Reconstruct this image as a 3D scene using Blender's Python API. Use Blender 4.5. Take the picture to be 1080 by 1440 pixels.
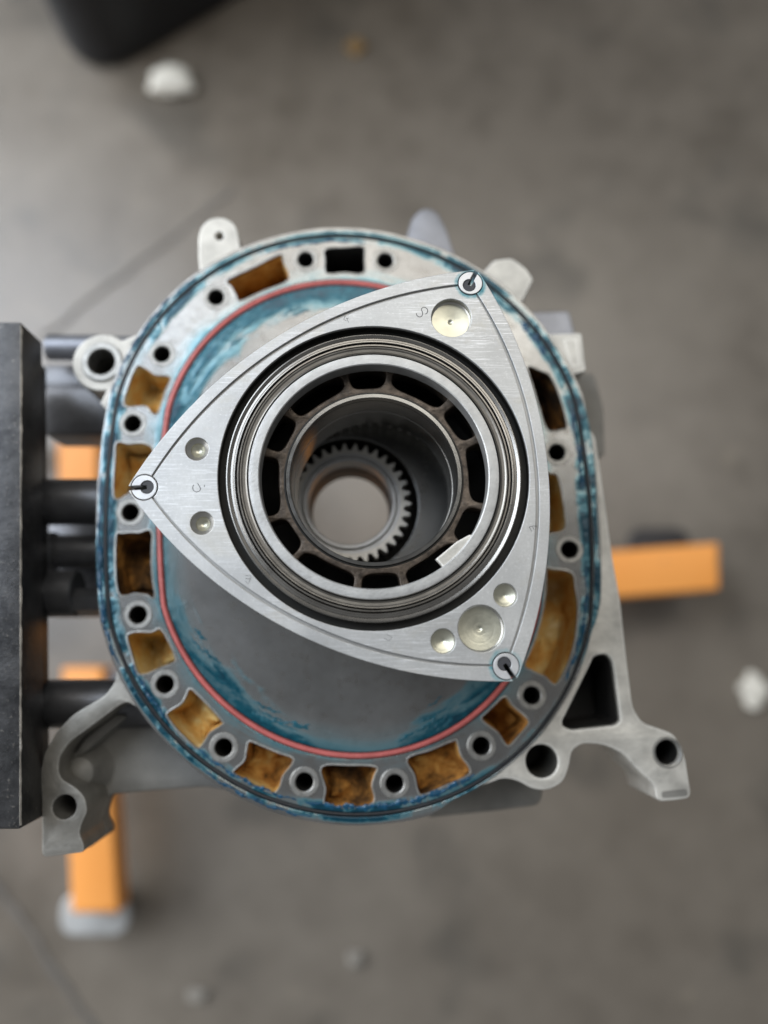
import bpy, bmesh, math, random
from mathutils import Matrix, Vector
from math import sin, cos, pi, radians, hypot, atan2, sqrt

# ------------------------------------------------------------------ scene, camera, light
for o in list(bpy.data.objects):
    bpy.data.objects.remove(o)
S = bpy.context.scene
COL = S.collection
random.seed(7)

ROT = Matrix.Rotation(0.17214334, 3, 'X') @ Matrix.Rotation(-0.02502654, 3, 'Y')
CAM = Vector((-0.00409556, -0.07277564, 0.4018075))
cd = bpy.data.cameras.new('camera')
cam = bpy.data.objects.new('camera', cd)
COL.objects.link(cam)
cam.matrix_world = Matrix.Translation(CAM) @ ROT.to_4x4()
cd.sensor_fit = 'VERTICAL'
cd.sensor_height = 36
cd.sensor_width = 27
cd.lens = 27.05
cd.clip_start = 0.02
cd.clip_end = 60
cd.dof.use_dof = True
cd.dof.focus_distance = 0.340
cd.dof.aperture_fstop = 2.45
S.camera = cam

W = bpy.data.worlds.new('World')
S.world = W
W.use_nodes = True
W.node_tree.nodes['Background'].inputs[0].default_value = (0.95, 0.97, 1.0, 1)
W.node_tree.nodes['Background'].inputs[1].default_value = 0.2


def area(name, loc, target, sx, sy, power, color):
    l = bpy.data.lights.new(name, 'AREA')
    l.shape = 'RECTANGLE'
    l.size, l.size_y = sx, sy
    l.energy = power
    l.color = color
    o = bpy.data.objects.new(name, l)
    o.location = loc
    o.rotation_euler = (Vector(target) - Vector(loc)).to_track_quat('-Z', 'Y').to_euler()
    COL.objects.link(o)
    return o


# open workshop door on the left and a ceiling light panel beyond the engine
area('door_daylight', (-2.3, 0.6, 0.45), (0, 0.1, -0.4), 3.0, 2.3, 84, (0.94, 0.965, 1.0))
area('roof_window', (-1.65, 1.0, 2.0), (-0.4, 0.2, -0.4), 1.8, 1.7, 56, (0.77, 0.865, 1.0))
area('ceiling_light', (0.35, 1.15, 2.0), (0, 0.1, 0), 2.0, 1.0, 19, (1.0, 0.96, 0.89))

S.view_settings.view_transform = 'Standard'
S.view_settings.look = 'None'
S.view_settings.gamma = 1
S.view_settings.exposure = 0.1
S.render.engine = 'CYCLES'

# ------------------------------------------------------------------ helpers
F = 1082.0


def sv(px, py, z=0.0):
    """photograph survey: picture point on the level z (mm) -> place in mm"""
    d = ROT @ Vector(((px - 540) / F, -(py - 720) / F, -1))
    t = (z / 1000 - CAM.z) / d.z
    p = CAM + d * t
    return (p.x * 1000, p.y * 1000)


def svl(pts, z=0.0):
    return [sv(x, y, z) for x, y in pts]


def smooth(pts, n=5):
    out = []
    k = len(pts)
    for i in range(k):
        p0, p1, p2, p3 = pts[i - 1], pts[i], pts[(i + 1) % k], pts[(i + 2) % k]
        for j in range(n):
            t = j / n
            out.append(tuple(0.5 * (2 * p1[a] + (p2[a] - p0[a]) * t + (2 * p0[a] - 5 * p1[a] + 4 * p2[a] - p3[a]) * t * t
                                    + (3 * p1[a] - p0[a] - 3 * p2[a] + p3[a]) * t ** 3) for a in (0, 1)))
    return out


def rounded(pts, r=2.0, n=4):
    """polygon with rounded corners"""
    out = []
    k = len(pts)
    for i in range(k):
        p0, p, p2 = Vector(pts[i - 1]), Vector(pts[i]), Vector(pts[(i + 1) % k])
        a, b = p0 - p, p2 - p
        q = min(r, a.length * .45, b.length * .45)
        a, b = p + a.normalized() * q, p + b.normalized() * q
        for j in range(n + 1):
            t = j / n
            v = a * (1 - t) ** 2 + p * 2 * t * (1 - t) + b * t * t
            out.append((v.x, v.y))
    return out


def circle(cx, cy, r, n=40):
    return [(cx + r * cos(2 * pi * i / n), cy + r * sin(2 * pi * i / n)) for i in range(n)]


def inset(pts, d):
    """move a closed loop inwards by d"""
    k = len(pts)
    ar = sum(pts[i - 1][0] * pts[i][1] - pts[i][0] * pts[i - 1][1] for i in range(k))
    s = 1 if ar > 0 else -1
    out = []
    for i in range(k):
        a, b = pts[i - 1], pts[(i + 1) % k]
        tx, ty = b[0] - a[0], b[1] - a[1]
        l = hypot(tx, ty) or 1
        out.append((pts[i][0] - s * ty / l * d, pts[i][1] + s * tx / l * d))
    return out


def finish(me, mat, smooth_angle=18):
    if mat:
        me.materials.append(mat)
    for p in me.polygons:
        p.use_smooth = True
    me.set_sharp_from_angle(angle=radians(smooth_angle))


def link(name, me, parent=None, loc=(0, 0, 0)):
    o = bpy.data.objects.new(name, me)
    COL.objects.link(o)
    if parent:
        o.parent = parent
    o.location = loc
    return o


def off(parent):
    v = Vector((0, 0, 0))
    while parent:
        v += parent.location
        parent = parent.parent
    return v


def fill_mesh(loops, z0, z1, bevel=0.0, res=1):
    """even-odd filled loops (mm) extruded from z0 to z1 (mm) -> mesh in metres"""
    cu = bpy.data.curves.new('tmp', 'CURVE')
    cu.dimensions = '2D'
    cu.fill_mode = 'BOTH'
    for lp in loops:
        sp = cu.splines.new('POLY')
        sp.points.add(len(lp) - 1)
        for i, (x, y) in enumerate(lp):
            sp.points[i].co = (x, y, 0, 1)
        sp.use_cyclic_u = True
    cu.extrude = (z1 - z0) / 2 - bevel
    cu.bevel_depth = bevel
    cu.bevel_resolution = res
    cu.offset = -bevel
    o = bpy.data.objects.new('tmp', cu)
    COL.objects.link(o)
    dg = bpy.context.evaluated_depsgraph_get()
    me = bpy.data.meshes.new_from_object(o.evaluated_get(dg))
    bpy.data.objects.remove(o)
    bpy.data.curves.remove(cu)
    bm = bmesh.new()
    bm.from_mesh(me)
    bmesh.ops.remove_doubles(bm, verts=bm.verts, dist=0.002)
    for v in bm.verts:
        v.co = Vector((v.co.x, v.co.y, v.co.z + (z0 + z1) / 2)) / 1000
    bmesh.ops.recalc_face_normals(bm, faces=bm.faces)
    bm.to_mesh(me)
    bm.free()
    me.materials.clear()
    return me


def slab(name, loops, z0, z1, mat, parent, bevel=0.3, res=1, angle=16):
    me = fill_mesh(loops, z0, z1, bevel, res)
    me.transform(Matrix.Translation(-off(parent)))
    finish(me, mat, angle)
    return link(name, me, parent)


def mesh_obj(name, verts, faces, mat, parent, loc=(0, 0, 0), angle=35, rel=True):
    """verts in mm, world place unless rel is False"""
    me = bpy.data.meshes.new(name)
    d = off(parent) if rel else Vector((0, 0, 0))
    me.from_pydata([Vector(v) / 1000 - d for v in verts], [], faces)
    bm = bmesh.new()
    bm.from_mesh(me)
    bmesh.ops.recalc_face_normals(bm, faces=bm.faces)
    bm.to_mesh(me)
    bm.free()
    finish(me, mat, angle)
    return link(name, me, parent, loc)


def lathe(name, prof, mat, parent, c=(0, 0), seg=96, angle=30, closed=False, rel=True):
    vs, fs = [], []
    n = len(prof)
    for i in range(seg):
        a = 2 * pi * i / seg
        for r, z in prof:
            vs.append((c[0] + r * cos(a), c[1] + r * sin(a), z))
    for i in range(seg):
        j = (i + 1) % seg
        for k in range(n if closed else n - 1):
            q = (k + 1) % n
            fs.append((i * n + k, j * n + k, j * n + q, i * n + q))
    me = bpy.data.meshes.new(name)
    d = off(parent) if rel else Vector((0, 0, 0))
    me.from_pydata([Vector(v) / 1000 - d for v in vs], [], fs)
    bm = bmesh.new()
    bm.from_mesh(me)
    bmesh.ops.remove_doubles(bm, verts=bm.verts, dist=1e-6)
    bm.to_mesh(me)
    bm.free()
    finish(me, mat, angle)
    return link(name, me, parent)


def sweep(name, path, sect, mat, parent, closed=True, jitter=None, angle=60):
    """sweep a section [(side, up)] mm along a path [(x, y, z)] mm lying flat"""
    vs, fs = [], []
    n, m = len(path), len(sect)
    for i in range(n):
        a = path[i - 1] if (closed or i > 0) else path[i]
        b = path[(i + 1) % n] if (closed or i < n - 1) else path[i]
        tx, ty = b[0] - a[0], b[1] - a[1]
        l = hypot(tx, ty) or 1
        nx, ny = -ty / l, tx / l
        k = jitter[i] if jitter else (1, 1)
        for s, u in sect:
            vs.append((path[i][0] + nx * s * k[0], path[i][1] + ny * s * k[0], path[i][2] + u * k[1]))
    for i in range(n if closed else n - 1):
        j = (i + 1) % n
        for q in range(m):
            fs.append((i * m + q, j * m + q, j * m + (q + 1) % m, i * m + (q + 1) % m))
    if not closed:
        fs.append(tuple(range(m)))
        fs.append(tuple((n - 1) * m + q for q in range(m)))
    return mesh_obj(name, vs, fs, mat, parent, angle=angle)


def bar(name, p0, p1, r, mat, parent, seg=28, r2=None, bevel=0.8, angle=40):
    """round bar between two points (mm) with eased ends"""
    a, b = Vector(p0), Vector(p1)
    d = (b - a).normalized()
    u = d.orthogonal().normalized()
    w = d.cross(u)
    r2 = r2 or r
    L = (b - a).length
    vs, fs = [], []
    rings = [(0, r - bevel), (bevel, r), (L - bevel, r2), (L, r2 - bevel)]
    for t, q in rings:
        for i in range(seg):
            an = 2 * pi * i / seg + pi / seg
            vs.append(a + d * t + (u * cos(an) + w * sin(an)) * q)
    for k in range(3):
        for i in range(seg):
            j = (i + 1) % seg
            fs.append((k * seg + i, k * seg + j, (k + 1) * seg + j, (k + 1) * seg + i))
    fs.append(tuple(range(seg)))
    fs.append(tuple(3 * seg + i for i in range(seg)))
    return mesh_obj(name, vs, fs, mat, parent, angle=angle)


def box_mesh(name, lo, hi, mat, parent, bevel=2.0, seg=2):
    me = bpy.data.meshes.new(name)
    bm = bmesh.new()
    bmesh.ops.create_cube(bm, size=1)
    d = off(parent)
    for v in bm.verts:
        v.co = Vector([((lo[i] + hi[i]) / 2 + v.co[i] * (hi[i] - lo[i])) / 1000 - d[i] for i in range(3)])
    bmesh.ops.bevel(bm, geom=list(bm.edges), offset=bevel / 1000, segments=seg, affect='EDGES', profile=.5)
    bm.to_mesh(me)
    bm.free()
    finish(me, mat, 40)
    return link(name, me, parent)


def empty(name, loc, label, cat, group=None):
    o = bpy.data.objects.new(name, None)
    o.empty_display_size = 0.02
    o.location = Vector(loc) / 1000
    COL.objects.link(o)
    o['label'] = label
    o['category'] = cat
    if group:
        o['group'] = group
    return o


# ------------------------------------------------------------------ materials
class NT:
    def __init__(self, name):
        self.m = bpy.data.materials.new(name)
        self.m.use_nodes = True
        self.t = self.m.node_tree
        self.b = self.t.nodes['Principled BSDF']
        self.co = self.t.nodes.new('ShaderNodeTexCoord').outputs['Object']

    def n(self, kind, **kw):
        x = self.t.nodes.new(kind)
        for k, v in kw.items():
            setattr(x, k, v)
        return x

    def put(self, sock, v):
        if isinstance(v, bpy.types.NodeSocket):
            self.t.links.new(v, sock)
        else:
            sock.default_value = v

    def math(self, op, a, b=0.0, c=None, clamp=False):
        x = self.n('ShaderNodeMath', operation=op, use_clamp=clamp)
        self.put(x.inputs[0], a)
        self.put(x.inputs[1], b)
        if c is not None:
            self.put(x.inputs[2], c)
        return x.outputs[0]

    def noise(self, scale, detail=5, rough=.55, vec=None, dist=0.0):
        x = self.n('ShaderNodeTexNoise')
        self.put(x.inputs['Vector'], vec or self.co)
        x.inputs['Scale'].default_value = scale
        x.inputs['Detail'].default_value = detail
        x.inputs['Roughness'].default_value = rough
        x.inputs['Distortion'].default_value = dist
        return x.outputs['Fac']

    def mapping(self, scale=(1, 1, 1), rot=(0, 0, 0), loc=(0, 0, 0)):
        x = self.n('ShaderNodeMapping')
        self.put(x.inputs['Vector'], self.co)
        x.inputs['Scale'].default_value = scale
        x.inputs['Rotation'].default_value = rot
        x.inputs['Location'].default_value = loc
        return x.outputs[0]

    def ramp(self, fac, stops, interp='LINEAR'):
        x = self.n('ShaderNodeValToRGB')
        x.color_ramp.interpolation = interp
        e = x.color_ramp.elements
        while len(e) < len(stops):
            e.new(0.5)
        for i, (p, c) in enumerate(stops):
            e[i].position = p
            if not isinstance(c, (tuple, list)):
                c = (c, c, c)
            e[i].color = (*c, 1)
        self.put(x.inputs[0], fac)
        return x.outputs[0]

    def mix(self, fac, a, b, blend='MIX'):
        x = self.n('ShaderNodeMix', data_type='RGBA', blend_type=blend)
        self.put(x.inputs[0], fac)
        for i, v in ((6, a), (7, b)):
            if isinstance(v, tuple) and len(v) == 3:
                v = (*v, 1)
            self.put(x.inputs[i], v)
        return x.outputs[2]

    def bump(self, h, strength=.3, dist=0.0005, prev=None):
        x = self.n('ShaderNodeBump')
        x.inputs['Strength'].default_value = strength
        x.inputs['Distance'].default_value = dist
        self.put(x.inputs['Height'], h)
        if prev:
            self.put(x.inputs['Normal'], prev)
        return x.outputs[0]

    def set(self, **kw):
        for k, v in kw.items():
            k = k.replace('_', ' ')
            if isinstance(v, tuple) and len(v) == 3:
                v = (*v, 1)
            self.put(self.b.inputs[k], v)
        return self.m

    def xy(self):
        s = self.n('ShaderNodeSeparateXYZ')
        self.put(s.inputs[0], self.co)
        return s.outputs[0], s.outputs[1], s.outputs[2]


def metal(name, base, rough, metallic=.85, grain=900, gstr=.12, var=.25, var_scale=30):
    n = NT(name)
    v = n.noise(var_scale, 6, .6)
    c = n.mix(n.ramp(v, [(.3, 0), (.75, 1)]), tuple(x * (1 - var) for x in base), base)
    g = n.noise(grain, 3, .6)
    r = n.math('ADD', rough - .07, n.math('MULTIPLY', n.noise(var_scale * 4, 4), .15))
    return n.set(Base_Color=c, Metallic=metallic, Roughness=r, Normal=n.bump(g, gstr, .00035))


def edgy(name, base, edge, rough, metallic, grain, gstr, var, var_scale, radius=.0009):
    """metal with edge highlights painted into its colour"""
    m = metal(name, base, rough, metallic, grain, gstr, var, var_scale)
    t = m.node_tree
    b = t.nodes['Principled BSDF']
    bv = t.nodes.new('ShaderNodeBevel')
    bv.samples = 4
    bv.inputs['Radius'].default_value = radius
    ge = t.nodes.new('ShaderNodeNewGeometry')
    d = t.nodes.new('ShaderNodeVectorMath')
    d.operation = 'DOT_PRODUCT'
    t.links.new(bv.outputs[0], d.inputs[0])
    t.links.new(ge.outputs['True Normal'], d.inputs[1])
    r = t.nodes.new('ShaderNodeValToRGB')
    r.color_ramp.elements[0].position = .86
    r.color_ramp.elements[0].color = (1, 1, 1, 1)
    r.color_ramp.elements[1].position = .985
    r.color_ramp.elements[1].color = (0, 0, 0, 1)
    t.links.new(d.outputs['Value'], r.inputs[0])
    mx = t.nodes.new('ShaderNodeMix')
    mx.data_type = 'RGBA'
    src = b.inputs['Base Color'].links[0].from_socket
    t.links.new(r.outputs[0], mx.inputs[0])
    t.links.new(src, mx.inputs[6])
    mx.inputs[7].default_value = (*edge, 1)  # lighter colour painted along the arrises as a highlight
    t.links.new(mx.outputs[2], b.inputs['Base Color'])
    return m


def plain(name, base, rough, metallic=0.0, var=.3, scale=60, gstr=.15, grain=700):
    return metal(name, base, rough, metallic, grain, gstr, var, scale)


STH, STD = 27.0, 2.6       # the plate outlines are ovals: half length of the straight, skew


def oval(r, n=160, cx=-12.0):
    out = []
    for i in range(n):
        a = 2 * pi * i / n
        q = r - STD * sin(2 * a)
        out.append((cx + q * cos(a), q * sin(a) + STH * max(-1, min(1, sin(a) * 4))))
    return out


def oval_at(r, a, cx=-12.0):
    q = r - STD * sin(2 * a)
    return (cx + q * cos(a), q * sin(a) + STH * max(-1, min(1, sin(a) * 4)))


def sd(x, y):
    x += 12
    dy = y - max(-STH, min(STH, y))
    q = hypot(x, dy)
    return q + STD * 2 * x * dy / (q * q + 1)


def keep(pts, lo=None, hi=None):
    """slide points in or out so they stay between two ovals"""
    out = []
    for x, y in pts:
        for _ in range(4):
            q = sd(x, y)
            t = lo if lo and q < lo else hi if hi and q > hi else q
            yc = max(-STH, min(STH, y))
            l = hypot(x + 12, y - yc) or 1
            x += (x + 12) / l * (t - q)
            y += (y - yc) / l * (t - q)
        out.append((x, y))
    return out


def iron_mat():
    """machined iron plate with blue sealing compound smeared along both seal grooves"""
    n = NT('machined_iron')
    x, y, z = n.xy()
    x = n.math('MULTIPLY', x, 1000)
    y = n.math('MULTIPLY', y, 1000)
    yc = n.math('MAXIMUM', n.math('MINIMUM', y, STH), -STH)
    dy = n.math('SUBTRACT', y, yc)
    s = n.math('SQRT', n.math('ADD', n.math('MULTIPLY', x, x), n.math('MULTIPLY', dy, dy)))
    s2 = n.math('ADD', n.math('MULTIPLY', s, s), 1)
    s = n.math('ADD', s, n.math('DIVIDE', n.math('MULTIPLY', n.math('MULTIPLY', x, dy), 2 * STD), s2))
    t = n.math('ADD', n.math('DIVIDE', n.math('ARCTAN2', y, x), 2 * pi), .5)
    cmb = n.n('ShaderNodeCombineXYZ')
    n.put(cmb.inputs[0], n.math('MULTIPLY', t, 17))
    n.put(cmb.inputs[1], n.math('MULTIPLY', s, .11))
    streak = n.noise(1.0, 6, .6, cmb.outputs[0], .6)
    blot = n.noise(38, 6, .62)
    fine = n.noise(160, 5, .65)
    # smear on the running face inside the inner seal
    ang = n.ramp(t, [(0, .55), (.055, .45), (.085, .78), (.15, .95), (.215, .85), (.245, .25), (.275, .5), (.30, .92), (.36, .85),
                     (.42, .3), (.6, .35), (.72, .8), (.80, 1.0), (.90, .9), (.95, .65), (1, .55)])
    depth = n.math('DIVIDE', n.math('SUBTRACT', 99.5, s), 30)
    inside = n.math('GREATER_THAN', depth, 0)
    q = n.math('SUBTRACT', n.math('MULTIPLY', n.math('ADD', n.math('MULTIPLY', streak, 1.0), n.math('MULTIPLY', blot, .5)), ang), depth)
    m1 = n.math('MULTIPLY', n.ramp(q, [(.16, 0), (.52, 1)]), inside)
    m1 = n.math('MULTIPLY', m1, n.ramp(fine, [(.30, .75), (.6, 1)]))
    m1 = n.math('MULTIPLY', m1, n.ramp(streak, [(.32, .45), (.52, 1)]))
    bb = n.ramp(n.math('DIVIDE', s, 150), [(.56, 0), (.62, .32), (.655, .75), (.664, .8), (.666, 0)])
    m1 = n.math('MAXIMUM', m1, n.math('MULTIPLY', n.math('MULTIPLY', bb, n.ramp(t, [(0, .85), (.24, .85), (.27, .6), (.38, .95), (.55, .5), (.75, .38), (.93, .45), (1, .85)])), n.ramp(streak, [(.3, .45), (.55, 1)])))
    # smear along the outer seal and on the land
    bs = n.ramp(n.math('DIVIDE', s, 150), [(.74, 0), (.795, .2), (.82, .6), (.838, 1), (.872, .95), (.883, .35), (.90, .1)])
    q2 = n.math('MULTIPLY', bs, n.math('ADD', n.math('MULTIPLY', blot, .9), n.math('MULTIPLY', streak, .75)))
    ang2 = n.ramp(t, [(0, 1), (.12, .95), (.30, 1), (.325, .5), (.40, .45), (.44, 1.1), (.56, 1.1), (.66, .9), (.72, .62), (.80, .6), (.86, .9), (1, 1)])
    m2 = n.math('MULTIPLY', n.ramp(n.math('MULTIPLY', q2, ang2), [(.36, 0), (.62, 1)]), n.ramp(n.noise(48, 6, .68, None, .4), [(.42, .12), (.54, 1)]))
    # thin tint beside the inner seal
    b3 = n.ramp(n.math('DIVIDE', s, 150), [(.66, 0), (.675, .9), (.70, .5), (.74, 0)])
    m3 = n.math('MULTIPLY', b3, n.ramp(n.math('ADD', n.math('MULTIPLY', streak, .6), n.math('MULTIPLY', blot, .4)), [(.4, 0), (.62, .75)]))
    m = n.math('MAXIMUM', n.math('MAXIMUM', m1, m2), m3)
    dirt = n.ramp(n.noise(22, 7, .65), [(.32, 0), (.68, 1)])
    base = n.mix(dirt, (.195, .193, .184), (.315, .313, .302))
    base = n.mix(n.ramp(fine, [(.50, 0), (.70, .55)]), base, (.16, .145, .125))
    base = n.mix(n.ramp(n.noise(9, 5, .6), [(.5, 0), (.7, .5)]), base, (.22, .215, .21))
    dye = n.ramp(m, [(.0, (.30, .45, .48)), (.3, (.03, .31, .39)), (.6, (.006, .125, .17)), (1, (.002, .038, .062))])
    col = n.mix(n.math('MULTIPLY', m, 1.25, clamp=True), base, dye)
    met = n.math('SUBTRACT', .82, n.math('MULTIPLY', m, .62))
    rough = n.math('ADD', .16, n.math('MULTIPLY', fine, .18))
    rough = n.math('SUBTRACT', rough, n.math('MULTIPLY', m, .06))
    nb = n.bump(n.noise(1400, 3, .6), .10, .0002)
    nb = n.bump(n.math('MULTIPLY', m, n.noise(300, 4)), .55, .0008, nb)
    return n.set(Base_Color=col, Metallic=met, Roughness=rough, Normal=nb)


def rotor_mat(seals):
    """fine-milled light alloy face with scratches and a little blue compound round two corner seals"""
    n = NT('rotor_face_metal')
    a = n.noise(1.0, 5, .7, n.mapping((70, 1500, 60), (0, 0, radians(-62))))
    b = n.noise(1.0, 5, .7, n.mapping((1300, 80, 60), (0, 0, radians(15))))
    g = n.noise(950, 4, .75)
    v = n.noise(26, 6, .6)
    w = n.noise(140, 6, .7)
    base = n.mix(n.ramp(v, [(.32, 0), (.7, 1)]), (.39, .393, .388), (.53, .53, .515))
    base = n.mix(n.ramp(g, [(.50, 0), (.70, .35)]), base, (.36, .36, .35))
    base = n.mix(n.ramp(g, [(.32, .3), (.42, 0)]), base, (.80, .80, .79))
    patch = n.ramp(n.noise(17, 3, .5), [(.40, 0), (.6, 1)])
    base = n.mix(n.math('MULTIPLY', patch, n.ramp(a, [(.52, 0), (.68, .75)])), base, (.82, .83, .84))
    base = n.mix(n.math('MULTIPLY', n.ramp(b, [(.56, 0), (.70, .55)]), n.math('SUBTRACT', 1.0, patch)), base, (.40, .40, .39))
    base = n.mix(n.ramp(w, [(.60, 0), (.74, .5)]), base, (.38, .365, .335))
    base = n.mix(n.ramp(n.noise(33, 5, .65, None, .8), [(.56, 0), (.66, .28)]), base, (.40, .37, .30))
    msk = None
    for cx, cy, k in seals:
        d = n.n('ShaderNodeVectorMath', operation='DISTANCE')
        n.put(d.inputs[0], n.co)
        d.inputs[1].default_value = (cx / 1000, cy / 1000, 0.08)
        dd = n.math('MULTIPLY', d.outputs['Value'], 1000)
        q = n.math('MULTIPLY', n.ramp(n.math('DIVIDE', dd, 12), [(.40, k), (.56, k * .85), (.72, .28 * k), (1, 0)]),
                   n.math('ADD', n.math('MULTIPLY', n.noise(330, 5, .65), .6), n.math('MULTIPLY', n.noise(95, 3, .5), .6)))
        msk = q if msk is None else n.math('MAXIMUM', msk, q)
    mm = n.ramp(msk, [(.33, 0), (.62, 1)])
    base = n.mix(mm, base, n.ramp(msk, [(.35, (.12, .34, .36)), (.8, (.008, .10, .14))]))
    r = n.math('ADD', .42, n.math('MULTIPLY', v, .16))
    h = n.math('ADD', n.math('MULTIPLY', a, .6), n.math('ADD', n.math('MULTIPLY', b, .35), n.math('MULTIPLY', g, .7)))
    return n.set(Base_Color=base, Metallic=n.math('SUBTRACT', .72, n.math('MULTIPLY', mm, .6)), Roughness=r, Normal=n.bump(h, .22, .0002))


def rust_mat():
    n = NT('rusty_casting')
    a = n.noise(52, 8, .62, None, .3)
    b = n.noise(300, 5, .75)
    inf = n.n('ShaderNodeObjectInfo').outputs['Random']
    f = n.math('ADD', n.math('MULTIPLY', a, .8), n.math('ADD', n.math('MULTIPLY', b, .3), n.math('MULTIPLY', n.math('SUBTRACT', inf, .56), .36)))
    c = n.ramp(f, [(.33, (.02, .012, .006)), (.44, (.13, .06, .016)), (.53, (.42, .19, .04)), (.61, (.58, .325, .085)), (.69, (.56, .40, .15)), (.80, (.70, .58, .34))])
    return n.set(Base_Color=c, Roughness=.9, Specular_IOR_Level=.2, Normal=n.bump(n.math('ADD', a, n.math('MULTIPLY', b, .8)), .45, .0016))


def concrete_mat():
    n = NT('workshop_concrete')
    a = n.noise(2.2, 6, .6, None, .3)
    b = n.noise(14, 7, .65)
    c = n.noise(90, 5, .7)
    f = n.math('ADD', n.math('MULTIPLY', a, .55), n.math('ADD', n.math('MULTIPLY', b, .38), n.math('MULTIPLY', c, .07)))
    col = n.ramp(f, [(.34, (.112, .095, .074)), (.46, (.164, .141, .113)), (.58, (.198, .172, .139)), (.72, (.234, .204, .165))])
    spot = n.ramp(n.noise(5.5, 4, .5), [(.32, .7), (.44, 0)])
    col = n.mix(spot, col, (.095, .085, .07))
    blot = n.ramp(n.noise(21, 2, .4), [(.70, 0), (.80, .3)])
    col = n.mix(blot, col, (.29, .25, .19))
    r = n.math('ADD', .24, n.math('MULTIPLY', b, .16))
    return n.set(Base_Color=col, Roughness=r, IOR=1.6, Normal=n.bump(n.math('ADD', b, c), .12, .004))


def steel_plate_mat():
    n = NT('black_oxide_steel_plate')
    v = n.noise(70, 7, .7)
    g = n.noise(500, 4, .7)
    c = n.mix(n.ramp(v, [(.35, 0), (.7, 1)]), (.035, .035, .036), (.088, .087, .087))
    c = n.mix(n.ramp(g, [(.60, 0), (.72, .6)]), c, (.28, .26, .23))
    return n.set(Base_Color=c, Metallic=.7, Roughness=n.math('ADD', .24, n.math('MULTIPLY', v, .22)), Normal=n.bump(g, .3, .0006))


IRON = iron_mat()
RUST = rust_mat()
IRON_CLEAN = metal('bare_iron_and_highlight', (.43, .42, .39), .42, .8, 700, .4, .5, 190)  # bare iron; also painted highlight round the coolant openings
BRACKET = edgy('grey_bracket_face', (.33, .315, .28), (.62, .60, .55), .45, .6, 500, .5, .35, 90, .0011)
LUG = edgy('cast_lug_metal', (.66, .635, .57), (.98, .96, .90), .5, .35, 420, .8, .42, 75, .0018)
CAST = metal('grey_iron_casting', (.26, .25, .225), .62, .35, 380, .5, .35, 60)
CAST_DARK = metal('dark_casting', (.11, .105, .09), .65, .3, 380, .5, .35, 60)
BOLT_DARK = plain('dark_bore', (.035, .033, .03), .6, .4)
PINK = plain('pink_silicone_rubber', (.60, .15, .135), .26, 0, .35, 70, .15)
BLACK_RUBBER = plain('black_rubber', (.007, .009, .012), .34, 0, .3, 120, .2)
GREASE = plain('blue_sealing_compound', (.006, .075, .15), .22, 0, .55, 240, .6, 420)
RING1 = metal('oil_ring_steel', (.30, .285, .26), .27, .95, 700, .05, .18, 40)
RING2 = metal('oil_ring_dark_steel', (.25, .235, .21), .30, .95, 700, .05, .22, 40)
GROOVE = plain('dark_oil_groove', (.022, .021, .018), .45, .5, .3, 80)
LAND = metal('hub_land_metal', (.52, .52, .505), .48, .8, 900, .3, .28, 160)
WEBM = metal('brown_cast_web', (.135, .105, .08), .42, .6, 420, .9, .75, 260)
BEAR = metal('bearing_shell', (.27, .265, .25), .22, .97, 800, .06, .25, 70)
GEARM = metal('gear_steel', (.74, .71, .65), .45, .45, 700, .15, .25, 90)
COPPER = metal('bearing_copper', (.20, .165, .14), .55, .5, 500, .06, .25, 60)
BRASSY = metal('drilled_bright_metal', (.60, .585, .47), .36, .9, 500, .12, .2, 120)
DRILLW = metal('drilled_side_metal', (.50, .49, .46), .34, .9, 700, .1, .2, 100)
SEAL = metal('corner_seal_iron', (.62, .62, .62), .45, .6, 1300, .15, .2, 130)
PLUG = plain('grey_rubber_plug', (.045, .045, .05), .6, 0, .25, 200, .2)
MARK = plain('stamped_groove', (.12, .12, .12), .5, .6)
FLANK = metal('rotor_flank_casting', (.40, .395, .38), .45, .8, 500, .3)
_o = NT('orange_paint')
_v = _o.noise(35, 6, .7)
ORANGE = _o.set(Base_Color=_o.mix(_o.ramp(_v, [(.66, 0), (.70, 1)]), _o.mix(_o.noise(9, 4), (.88, .33, .06), (.95, .40, .095)), (.16, .13, .11)),
                Roughness=.45, Normal=_o.bump(_v, .2, .001))
BLACKP = steel_plate_mat()
TUBE = metal('black_oxide_tube', (.17, .172, .18), .4, .65, 500, .25, .4, 60)
TUBE_GREY = metal('grey_hardware', (.30, .31, .34), .42, .75, 500, .25, .35, 60)
ZINC = metal('zinc_caster', (.58, .59, .58), .45, .4, 300, .2, .3, 30)
TYRE = plain('black_caster_wheel', (.03, .03, .032), .6)
CASEM = plain('black_textured_plastic', (.012, .013, .016), .55, 0, .3, 20, .3, 300)
PAPER = plain('white_crumpled_paper', (.80, .77, .68), .8, 0, .15, 30, .2)
LEAFM = plain('brown_dry_scrap', (.30, .19, .08), .8, 0, .3, 40, .2)
PEBBLE = plain('pale_grit', (.31, .285, .245), .8, 0, .3, 60, .3)
CONC = concrete_mat()
JOINT = plain('floor_joint_dirt', (.15, .137, .12), .8, 0, .3, 12)

# ------------------------------------------------------------------ floor
FZ = -740.0
vs = [(-9000, -9000, FZ), (9000, -9000, FZ), (9000, 9000, FZ), (-9000, 9000, FZ)]
fl = mesh_obj('floor', vs, [(0, 1, 2, 3)], CONC, None)
fl['kind'] = 'structure'


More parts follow.
